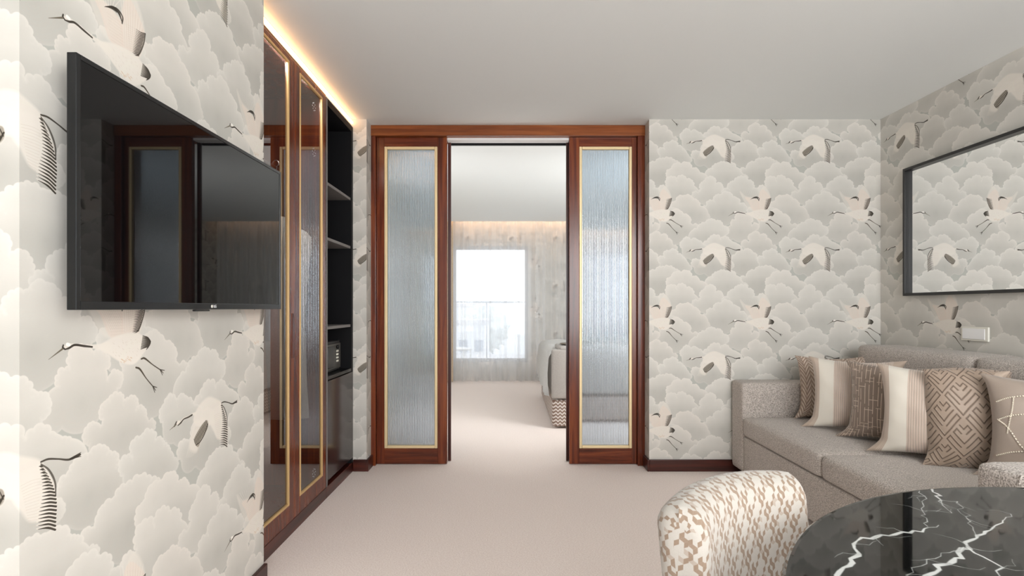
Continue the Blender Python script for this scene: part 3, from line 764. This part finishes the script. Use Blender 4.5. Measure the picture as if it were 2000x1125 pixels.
# led strip along the top of the wardrobe
led = thing('led_strip', 'warm white LED strip glowing along the top of the wardrobe', 'light strip', (XW, 2.9, 2.46))
obj('profile', boxes((-1.150, -1.138, 2.158, Y1, 2.454, 2.499)), M['white'], led)
obj('diffuser', boxes((-1.1375, -1.128, 2.158, Y1, 2.466, 2.482), bev=.001), M['led'], led)
# the ceiling closes over the wardrobe run
# ------------------------------------------------------------------ television
tx = -.97; ty0, ty1 = 1.14, 2.152; tz0, tz1 = 1.153, 1.728
tv = thing('television', 'black flat television mounted on the crane wallpaper wall', 'television', (tx-.03, (ty0+ty1)/2, tz0))
obj('bezel', boxes((tx-.022, tx, ty0, ty0+.012, tz0, tz1), (tx-.022, tx, ty1-.012, ty1, tz0, tz1), (tx-.022, tx, ty0+.012, ty1-.012, tz1-.012, tz1), (tx-.022, tx, ty0+.012, ty1-.012, tz0, tz0+.020), bev=.0015), M['bezel'], tv)
obj('screen', boxes((tx-.018, tx-.002, ty0+.012, ty1-.012, tz0+.020, tz1-.012)), M['screen'], tv)
obj('back_housing', boxes((tx-.05, tx-.023, ty0+.08, ty1-.12, tz0+.03, tz1-.08), bev=.01, seg=3), M['blackmatt'], tv)
obj('wall_bracket', boxes((XT+.0005, tx-.051, 1.5, 1.78, 1.3, 1.55), bev=.004), M['metal'], tv)
obj('sensor', boxes((tx-.014, tx-.002, 1.575, 1.648, tz0-.006, tz0-.0002), bev=.002), M['bezel'], tv)['label'] = 'small dark red sensor bar under the lower edge'
def text(s, size, loc, rot, m, parent, name):
    cu = bpy.data.curves.new(name, 'FONT'); cu.body = s; cu.size = size; cu.extrude = .0004; cu.align_x = 'LEFT'; cu.align_y = 'CENTER'
    ob = bpy.data.objects.new(name, cu); dg = bpy.context.evaluated_depsgraph_get()
    C.objects.link(ob); bpy.context.view_layer.update(); me = bpy.data.meshes.new_from_object(ob.evaluated_get(bpy.context.evaluated_depsgraph_get()))
    bpy.data.objects.remove(ob); me.materials.clear(); me.materials.append(m)
    o = bpy.data.objects.new(name, me); C.objects.link(o); o.parent = parent
    o.location = Vector(loc)-parent_loc(parent); o.rotation_euler = rot; return o
text('LG', .013, (tx+.0005, 1.664, tz0+.010), (PI/2, 0, PI/2), M['white'], tv, 'lettering')
bm = NB(); cyl(bm, (tx-.0005, 1.655, tz0+.010), (tx+.0008, 1.655, tz0+.010), .005, n=20); obj('emblem', bm, M['cream_trim'], tv)['label'] = 'tiny round pale emblem'

# ------------------------------------------------------------------ wall mirror and socket
my0, my1 = 1.60, 3.385; mz0, mz1 = 1.238, 2.076
mi = thing('wall_mirror', 'large black-framed mirror on the wall above the sofa', 'mirror', (XR-.02, (my0+my1)/2, mz0))
obj('frame', ring_x(my0, my1, mz0, mz1, .018, XR-.038, XR-.0005, .0015), M['mirror_black'], mi)
obj('mirror_glass', boxes((XR-.012, XR-.006, my0+.018, my1-.018, mz0+.018, mz1-.018)), M['mirror'], mi)
so = thing('wall_socket', 'blank white double socket plate on the wall above the sofa back', 'socket', (XR-.006, 2.89, .98))
obj('plate', boxes((XR-.012, XR-.0005, 2.805, 2.975, .972, 1.052), bev=.003), M['cream_trim'], so)
obj('cover', boxes((XR-.016, XR-.012, 2.822, 2.962, .982, 1.042), bev=.002), M['white'], so)

# ------------------------------------------------------------------ sofa
XF = 1.549
sofa = thing('sofa', 'light greige boucle sofa along the crane wallpaper wall', 'sofa', (2.08, 2.57, 0))
def sb(name, *a, m='sofa', par=sofa, **k):
    bm = NB(); softbox(bm, *a, **k); return obj(name, bm, M[m], par, smooth=True)
sb('base_frame', XF+.004, 2.60, 1.70, 3.44, .05, .297, r=.012)
sb('armrest', XF, 2.60, 3.44, 3.618, .05, .655, r=.022, m='sofa')
sb('armrest', XF-.02, 2.60, 1.52, 1.698, .05, .655, r=.03, m='sofa_b')
sb('seat_cushion', XF-.006, 2.33, 2.572, 3.438, .299, .428, r=.03, puff=.012)
sb('seat_cushion', XF-.006, 2.33, 1.701, 2.568, .299, .428, r=.03, puff=.012)
sb('back_cushion', 2.31, 2.60, 2.573, 3.438, .43, .915, r=.035, puffy=.02)
sb('back_cushion', 2.31, 2.60, 1.701, 2.567, .43, .915, r=.035, puffy=.02)
for x in (XF+.09, 2.52):
    for y in (1.60, 3.54):
        bm = NB(); cyl(bm, (x, y, 0), (x, y, .05), .018, .024, 12); obj('leg', bm, M['leg_wood'], sofa, smooth=True)
bm = NB(); tube(bm, [(XF-.017, 1.545, .08+.05*k) for k in range(12)]+[(XF-.012, 1.545, .650), (XF+.03, 1.545, .6545), (XF+.3, 1.545, .6555), (2.3, 1.545, .6555)], .0028, 6)
obj('piping', bm, M['sofa'], sofa, smooth=True)

# ------------------------------------------------------------------ scatter cushions
def cushion(label, m, x, y, deg, wd, ht, th, lean, pinch=.06, back=None, z=.437, mirror=False):
    a = math.radians(deg)
    cx = x+math.cos(a)*wd/2; cy = y+math.sin(a)*wd/2
    t = thing('cushion', label, 'cushion', (cx, cy, z), a)
    t.rotation_euler = (-math.radians(lean), 0, a)
    n = 30; faces = {}
    for side, nm in ((-1, 'front_cover'), (1, 'back_cover')):
        bm = NB(); uvl = bm.loops.layers.uv.new('UVMap'); g = []
        for i in range(n+1):
            row = []
            for j in range(n+1):
                u = -math.cos(PI*i/n); v = -math.cos(PI*j/n)
                u = .55*u+.45*(2*i/n-1); v = .55*v+.45*(2*j/n-1)
                e = (max(0, 1-abs(u)**2.6)*max(0, 1-abs(v)**2.6))**.48
                px = u*wd/2*(1-pinch*(1-v*v)*abs(u)**3*2.0); pz = v*ht/2*(1-pinch*(1-u*u)*abs(v)**3*2.0)
                fl = max(0, -v-.68)*max(0, -u-.35)*.4; px -= fl*.35; fl2 = max(0, abs(v)-.8)*max(0, abs(u)-.8)*.6; px += math.copysign(fl2*.5, u)
                wr_ = -fl*.3+.004*math.sin(9*u+5*v)*math.sin(7*v+2)*e
                # gathered, creased lower corners
                cr = max(0, -v-.55)*.055*math.sin(7*u+1.5)*(1-abs(v)**8)
                row.append(bm.verts.new((px, side*(th/2*e)+wr_+cr*.5, pz+ht/2-.004*(1-abs(v)))))
            g.append(row)
        for i in range(n):
            for j in range(n):
                f = bm.faces.new((g[i][j], g[i+1][j], g[i+1][j+1], g[i][j+1]))
                for lp, (a_, b_) in zip(f.loops, ((i, j), (i+1, j), (i+1, j+1), (i, j+1))):
                    uu = a_/n; vv = b_/n
                    if mirror: uu = 1-uu
                    lp[uvl].uv = (uu*wd/.45, vv*ht/.45)
        ob = obj(nm, bm, m if side < 0 else (back or m), t, smooth=True, off=Vector((0, 0, 0)))
        faces[side] = ob
    return t
cushion('chunky chevron-knit cushion in the sofa corner against the far arm', M['knit'], 1.88, 3.36, -3, .46, .41, .16, 4)
c2 = cushion('satin cushion with cream band, between the knit cushion and the line-weave cushion', M['satin'], 1.80, 3.10, -36, .46, .43, .17, 8)
cushion('taupe cushion with pale broken line weave, third from the far arm', M['broken'], 1.86, 2.86, -47, .46, .43, .16, 8)
cushion('large satin cushion with wide cream band, beside the fretwork cushion', M['satin'], 1.83, 2.57, -44, .47, .445, .19, 8)
cushion('beige cushion with raised diagonal fretwork, leaning at the near end', M['key'], 1.93, 2.36, -18, .31, .435, .16, 6, pinch=-.03)
c7 = cushion('plain taupe satin cushion with stitched cream cord, nearest the camera', M['taupe'], 2.03, 2.20, -38, .45, .44, .17, 8)
def cord(pts):
    bm = NB(); P = []
    for (u, v) in spl(pts, 10):
        e = (max(0, 1-abs(u)**2.6)*max(0, 1-abs(v)**2.6))**.48
        P.append((u*.225*(1-.12*(1-v*v)*abs(u)**3), -.085*e-.003, v*.22+.22))
    P = [Vector(p) for p in P]; L = 0
    for a, b in zip(P[:-1], P[1:]):
        d = b-a
        if d.length > 1e-4: tube(bm, [a+d*.1, a+d*.75], .0030, 6)
    obj('stitched_cord', bm, M['rope'], c7, smooth=True, off=Vector((0, 0, 0)))
for k in range(4):
    v = .55-.34*k
    cord([(-.9, v-.1), (-.62, v+.02), (-.2, v+.08), (.3, v+.06), (.8, v+.12)] if k != 2 else [(-.9, v+.25), (-.72, v+.1), (-.45, v-.28), (-.1, v-.1), (.8, v)])
cord([(-.62, .57), (-.66, .3), (-.72, .0), (-.74, -.13)])

# ------------------------------------------------------------------ dining table
TC = (1.09, .39); TR = .785
tb = thing('dining_table', 'round dining table with a polished black marble top and white veins', 'table', (TC[0], TC[1], 0))
bm = NB(); lathe(bm, [(.001, .722), (TR-.03, .722), (TR-.006, .727), (TR-.001, .735), (TR, .741), (TR-.002, .746), (TR-.007, .7495), (TR-.012, .75), (.001, .75)], TC[0], TC[1], 160)
top = obj('table_top', bm, M['marble'], tb, smooth=False); uv_plan(top, 1.62, -.81, -.81)
bm = NB(); lathe(bm, [(.06, .03), (.045, .1), (.04, .4), (.045, .65), (.10, .715), (.11, .721)], TC[0], TC[1], 40); obj('pedestal', bm, M['mirror_black'], tb, smooth=True)
bm = NB(); lathe(bm, [(.30, 0), (.30, .012), (.28, .02), (.06, .035)], TC[0], TC[1], 64); obj('base_plate', bm, M['mirror_black'], tb)

# ------------------------------------------------------------------ dining chair
CC = Vector((.692, .724, 0)); RO = .494; TK = .095; ZT = .792; HA = math.radians(26)
face = math.atan2(-.846, .534)            # direction the chair looks
ch = thing('dining_chair', 'upholstered tub dining chair in tan and ivory block weave, pulled up to the marble table', 'chair', (CC.x-math.cos(face)*.18, CC.y-math.sin(face)*.18, 0), face)
# local frame: +x is where the chair looks, origin under the seat; arc centre in that frame:
AC = Vector((.18, 0))
def backrest():
    bm = NB(); uvl = bm.loops.layers.uv.new('UVMap'); nu = 40; rings = []; K = 10
    def section(z0, z1, r_out, th, rd):
        pts = []; rd = min(rd, th/2-.001)
        def corner(cx, cz, a0):
            for k in range(K//2+1):
                a = a0+(PI/2)*k/(K//2); pts.append((cx+rd*math.cos(a), cz+rd*math.sin(a)))
        ri = r_out-th
        # start at outer bottom, go up outside, over the top, down inside
        for k in range(5): pts.append((r_out, z0+(z1-rd-z0)*k/5))
        corner(r_out-rd, z1-rd, 0)
        pts.append((r_out-th/2, z1+.002))
        corner(ri+rd, z1-rd, PI/2)
        for k in range(1, 6): pts.append((ri+.010*math.sin(PI*k/6), z1-rd-(z1-rd-z0)*k/5))
        return pts
    us = [-1, -.996, -.985, -.96]+list(np.linspace(-.92, .92, nu))+[.96, .985, .996, 1]
    ref = None; ucum = 0; pa = None; us_ = []
    for u in us:
        ed = max(0, (abs(u)-.9)/.1); sh = (1-ed**2)**.5 if ed < 1 else 0
        th = TK*(.30+.70*sh); zt = ZT-.012*abs(u)**2-.03*(1-sh); ro = RO-(TK-th)/2
        a = PI+u*HA*1.02
        ring_ = []
        if pa is not None: ucum += math.hypot((a-pa[0])*RO, (th-pa[1])*.5)
        pa = (a, th)
        rs = section(.36, ZT, RO, TK, .04); Ls = [0.0]
        for q0, q1 in zip(rs[:-1], rs[1:]): Ls.append(Ls[-1]+math.hypot(q1[0]-q0[0], q1[1]-q0[1]))
        for (r, z), L in zip(section(.36, zt, ro, th, .04), Ls):
            p = Vector((AC.x+r*math.cos(a), AC.y+r*math.sin(a), z))
            # back flares outward a little toward the top
            f = (z-.36)/.41; p.x -= .05*f-.05
            v = bm.verts.new(p); ring_.append((v, (ucum, L)))
        rings.append(ring_)
    for A_, B_ in zip(rings[:-1], rings[1:]):
        for k in range(len(A_)-1):
            f = bm.faces.new((A_[k][0], A_[k+1][0], B_[k+1][0], B_[k][0]))
            for lp, q in zip(f.loops, (A_[k], A_[k+1], B_[k+1], B_[k])): lp[uvl].uv = (q[1][0]/.20, q[1][1]/.118)
    for R_ in (rings[0], rings[-1]):
        f = bm.faces.new([v for v, _ in R_])
        for lp in f.loops: lp[uvl].uv = (lp.vert.co.x/.2, lp.vert.co.z/.118)
    return bm
obj('backrest', backrest(), M['chair_fabric'], ch, smooth=True, off=Vector((0, 0, 0)))
bm = NB(); softbox(bm, -.24, .24, -.23, .23, .34, .47, r=.035, puff=.02)
s_ = obj('seat', bm, M['chair_fabric'], ch, smooth=True, off=Vector((0, 0, 0))); uv_plan(s_, .2)
for sx in (-.2, .2):
    for sy in (-.19, .19):
        bm = NB(); cyl(bm, (sx*1.06, sy*1.06, 0), (sx, sy, .345), .012, .02, 14); obj('leg', bm, M['leg_wood'], ch, smooth=True, off=Vector((0, 0, 0)))

# ------------------------------------------------------------------ bedroom
def curtain(x0, x1, y, z0, z1, amp, per, seed, taper=1.0):
    bm = NB(); rng = np.random.default_rng(seed); n = int((x1-x0)/.010); rows = []; ph = rng.uniform(0, 6, 4)
    zs = [z0, z0+.25, (z0+z1)/2, z1-.3, z1]
    for zi, z in enumerate(zs):
        row = []; f = 1-.15*zi/4
        for i in range(n+1):
            x = x0+(x1-x0)*i/n; q = x*2*PI/per
            d = math.sin(q+.9*math.sin(q*.31+ph[0]))*.6+.4*math.sin(q*2.13+ph[1]+.4*zi*.3)
            row.append(bm.verts.new((x+.006*math.sin(q*1.7+ph[2]), y+amp*d*f, z)))
        rows.append(row)
    for A_, B_ in zip(rows[:-1], rows[1:]):
        for i in range(n): bm.faces.new((A_[i], A_[i+1], B_[i+1], B_[i]))
    return bm
tag(obj('sheer_curtain', curtain(-1.0, 2.70, 8.04, .012, 2.64, .045, .24, 4), M['sheer'], smooth=True), 'floor-length white sheer curtain across the bedroom windows', 'curtain')
tag(obj('drape', curtain(-1.22, -.91, 7.97, .012, 2.60, .022, .075, 8), M['drape'], smooth=True), 'heavy beige drape drawn back at the edge of the bedroom window', 'curtain')
cl = thing('cove_light', 'warm strip light in the ceiling slot above the sheer curtain', 'light strip', (.7, 7.95, 2.56))
obj('diffuser', boxes((-1.2, 2.75, 7.925, 7.935, 2.56, 2.60)), M['led_b'], cl)
obj('profile', boxes((-1.2, 2.75, 7.9205, 7.9245, 2.55, 2.61)), M['white'], cl)

bed = thing('bed', 'upholstered bed with zigzag woven base in the bedroom', 'bed', (1.5, 5.8, 0))
bm = NB(); softbox(bm, .385, 2.60, 4.90, 6.70, .02, .285, r=.03); b_ = obj('bed_base', bm, M['bed_base_fabric'], bed, smooth=True)
me = b_.data; uvl = me.uv_layers.new(name='UVMap')
for p in me.polygons:
    for li in p.loop_indices:
        v = me.vertices[me.loops[li].vertex_index].co
        uvl.data[li].uv = ((v.x+v.y)/.40, v.z/.40)
bm = NB(); softbox(bm, .39, 2.58, 4.925, 6.68, .288, .68, r=.06, puff=.02); obj('mattress', bm, M['throw'], bed, smooth=True)
bm = NB(); softbox(bm, 2.62, 2.75, 4.7, 6.9, 0, 1.25, r=.03); obj('headboard', bm, M['throw'], bed, smooth=True)
# duvet: a draped sheet over top and foot end
def drape_sheet(x_foot, x1, y0, y1, ztop, zhem, th):
    bm = NB(); prof = []
    R = .10
    n = 8
    path = [(x_foot-.012, zhem), (x_foot-.022, zhem+.12), (x_foot-.02, ztop-R-.12), (x_foot-.005, ztop-R)]
    for k in range(1, n+1):
        a = PI-PI/2*k/n; path.append((x_foot+R+R*math.cos(a)-.005*(1-k/n), ztop-R+R*math.sin(a)))
    for k in range(1, 14): path.append((x_foot+R+(x1-x_foot-R)*k/13, ztop+.012*math.sin(k*1.7)))
    ny = 40; rows = []
    for j in range(ny+1):
        y = y0+(y1-y0)*j/ny; row = []
        for i, (x, z) in enumerate(path):
            dn = max(0, (ztop-z)/(ztop-zhem)); row.append(bm.verts.new((x-.022*dn*math.sin(y*19+2*math.sin(y*5)), y+.01*dn*math.sin(z*9), z+.02*math.sin(y*6+1)*dn*(1-dn)*0+.008*math.sin(y*8))))
        rows.append(row)
    for A_, B_ in zip(rows[:-1], rows[1:]):
        for i in range(len(path)-1): bm.faces.new((A_[i], A_[i+1], B_[i+1], B_[i]))
    g = bmesh.ops.solidify(bm, geom=bm.faces[:], thickness=th)
    return bm
tag(obj('duvet', drape_sheet(.35, 2.2, 4.915, 6.66, .745, .30, .03), M['linen'], smooth=True), 'white duvet draped over the foot of the bed', 'duvet')
bm = NB(); softbox(bm, .50, 2.2, 4.885, 5.5, .752, .80, r=.022, puff=.0)
tag(obj('blanket', (lambda bm: (softbox(bm, .375, 2.2, 4.866, 4.91, .295, .765, r=.02), softbox(bm, .45, 2.2, 4.87, 5.42, .735, .79, r=.026), bm)[2])(NB()), M['throw'], smooth=True), 'grey blanket folded over the near side of the bed', 'blanket')
bm.free()
ty = thing('tray', 'dark round tray on the bed edge', 'tray', (.56, 5.10, .792))
bm = NB(); lathe(bm, [(.09, .793), (.12, .80), (.122, .808), (.117, .808), (.10, .80), (.001, .799)], .60, 5.12, 40); obj('dish', bm, plain('dull_bronze', lin(120, 110, 96), .3, .8), ty, smooth=True)

# ------------------------------------------------------------------ outside: balcony, chair, hazy town
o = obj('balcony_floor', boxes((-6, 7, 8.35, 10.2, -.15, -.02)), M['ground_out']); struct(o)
rl = thing('balcony_railing', 'pale metal balcony railing beyond the bedroom window', 'railing', (.5, 10.1, 0))
bm = NB(); cyl(bm, (-5.5, 10.1, 1.28), (6.5, 10.1, 1.28), .022, n=12); obj('handrail', bm, M['frame_grey'], rl, smooth=True)
for i in range(13):
    bm = NB(); cyl(bm, (-5.5+i, 10.1, -.02), (-5.5+i, 10.1, 1.26), .015, n=10); obj('post', bm, M['frame_grey'], rl, smooth=True)
for i in range(12): obj('glass_panel', boxes((-5.46+i, -4.54+i, 10.095, 10.105, .06, 1.2)), M['pane'], rl)
oc = thing('balcony_chair', 'slim white chair on the balcony behind the sheer curtain', 'chair', (-1.0, 9.2, -.02), .4)
def ob_(name, bm): return obj(name, bm, M['white'], oc, smooth=False, off=Vector((0, 0, 0)))
ob_('seat', boxes((-.22, .22, -.22, .22, .43, .46), bev=.01)); ob_('backrest', boxes((-.22, -.195, -.22, .22, .55, .86), bev=.008))
for sx in (-.2, .2):
    for sy in (-.2, .2):
        bm = NB(); cyl(bm, (sx, sy, 0), (sx, sy, .86 if sx < 0 else .43), .012, n=10); ob_('leg', bm)
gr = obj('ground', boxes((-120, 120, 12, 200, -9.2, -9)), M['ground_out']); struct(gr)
rng = random.Random(4)
labs = ['pale low house beyond the balcony, leftmost', 'pale flat-roofed block left of centre beyond the balcony', 'pale wide house in the middle beyond the balcony', 'pale taller block right of centre beyond the balcony', 'pale long building far right beyond the balcony', 'small pale house far beyond the railing']
for i, (x, y, wd, dp, h) in enumerate([(-13, 42, 7, 6, 7.4), (-5.5, 50, 6, 6, 8.6), (-1.2, 31, 5.5, 4, 6.6), (4.5, 48, 6, 6, 9.6), (12, 44, 8, 6, 8.0), (-8.5, 70, 7, 6, 10.4)]):
    b = thing('building', labs[i], 'building', (x, y, -9))
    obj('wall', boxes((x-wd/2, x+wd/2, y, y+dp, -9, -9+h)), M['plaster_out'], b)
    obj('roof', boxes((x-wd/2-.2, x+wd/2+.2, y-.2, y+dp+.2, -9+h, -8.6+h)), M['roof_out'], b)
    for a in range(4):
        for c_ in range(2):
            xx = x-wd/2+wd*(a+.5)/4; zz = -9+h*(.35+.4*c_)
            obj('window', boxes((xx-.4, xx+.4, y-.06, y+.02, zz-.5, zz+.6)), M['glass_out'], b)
for i, (x, y, r, h) in enumerate([(-9, 34, 2.4, 7.6), (3.9, 36, 2.0, 8.0), (-3.6, 66, 3, 10.6), (8.5, 38, 2.6, 7.6)]):
    t = thing('tree', ['hazy tree at the left beyond the balcony', 'hazy tree between the middle house and the taller block', 'hazy tall tree behind the flat-roofed block', 'hazy tree at the right beyond the balcony'][i], 'tree', (x, y, -9))
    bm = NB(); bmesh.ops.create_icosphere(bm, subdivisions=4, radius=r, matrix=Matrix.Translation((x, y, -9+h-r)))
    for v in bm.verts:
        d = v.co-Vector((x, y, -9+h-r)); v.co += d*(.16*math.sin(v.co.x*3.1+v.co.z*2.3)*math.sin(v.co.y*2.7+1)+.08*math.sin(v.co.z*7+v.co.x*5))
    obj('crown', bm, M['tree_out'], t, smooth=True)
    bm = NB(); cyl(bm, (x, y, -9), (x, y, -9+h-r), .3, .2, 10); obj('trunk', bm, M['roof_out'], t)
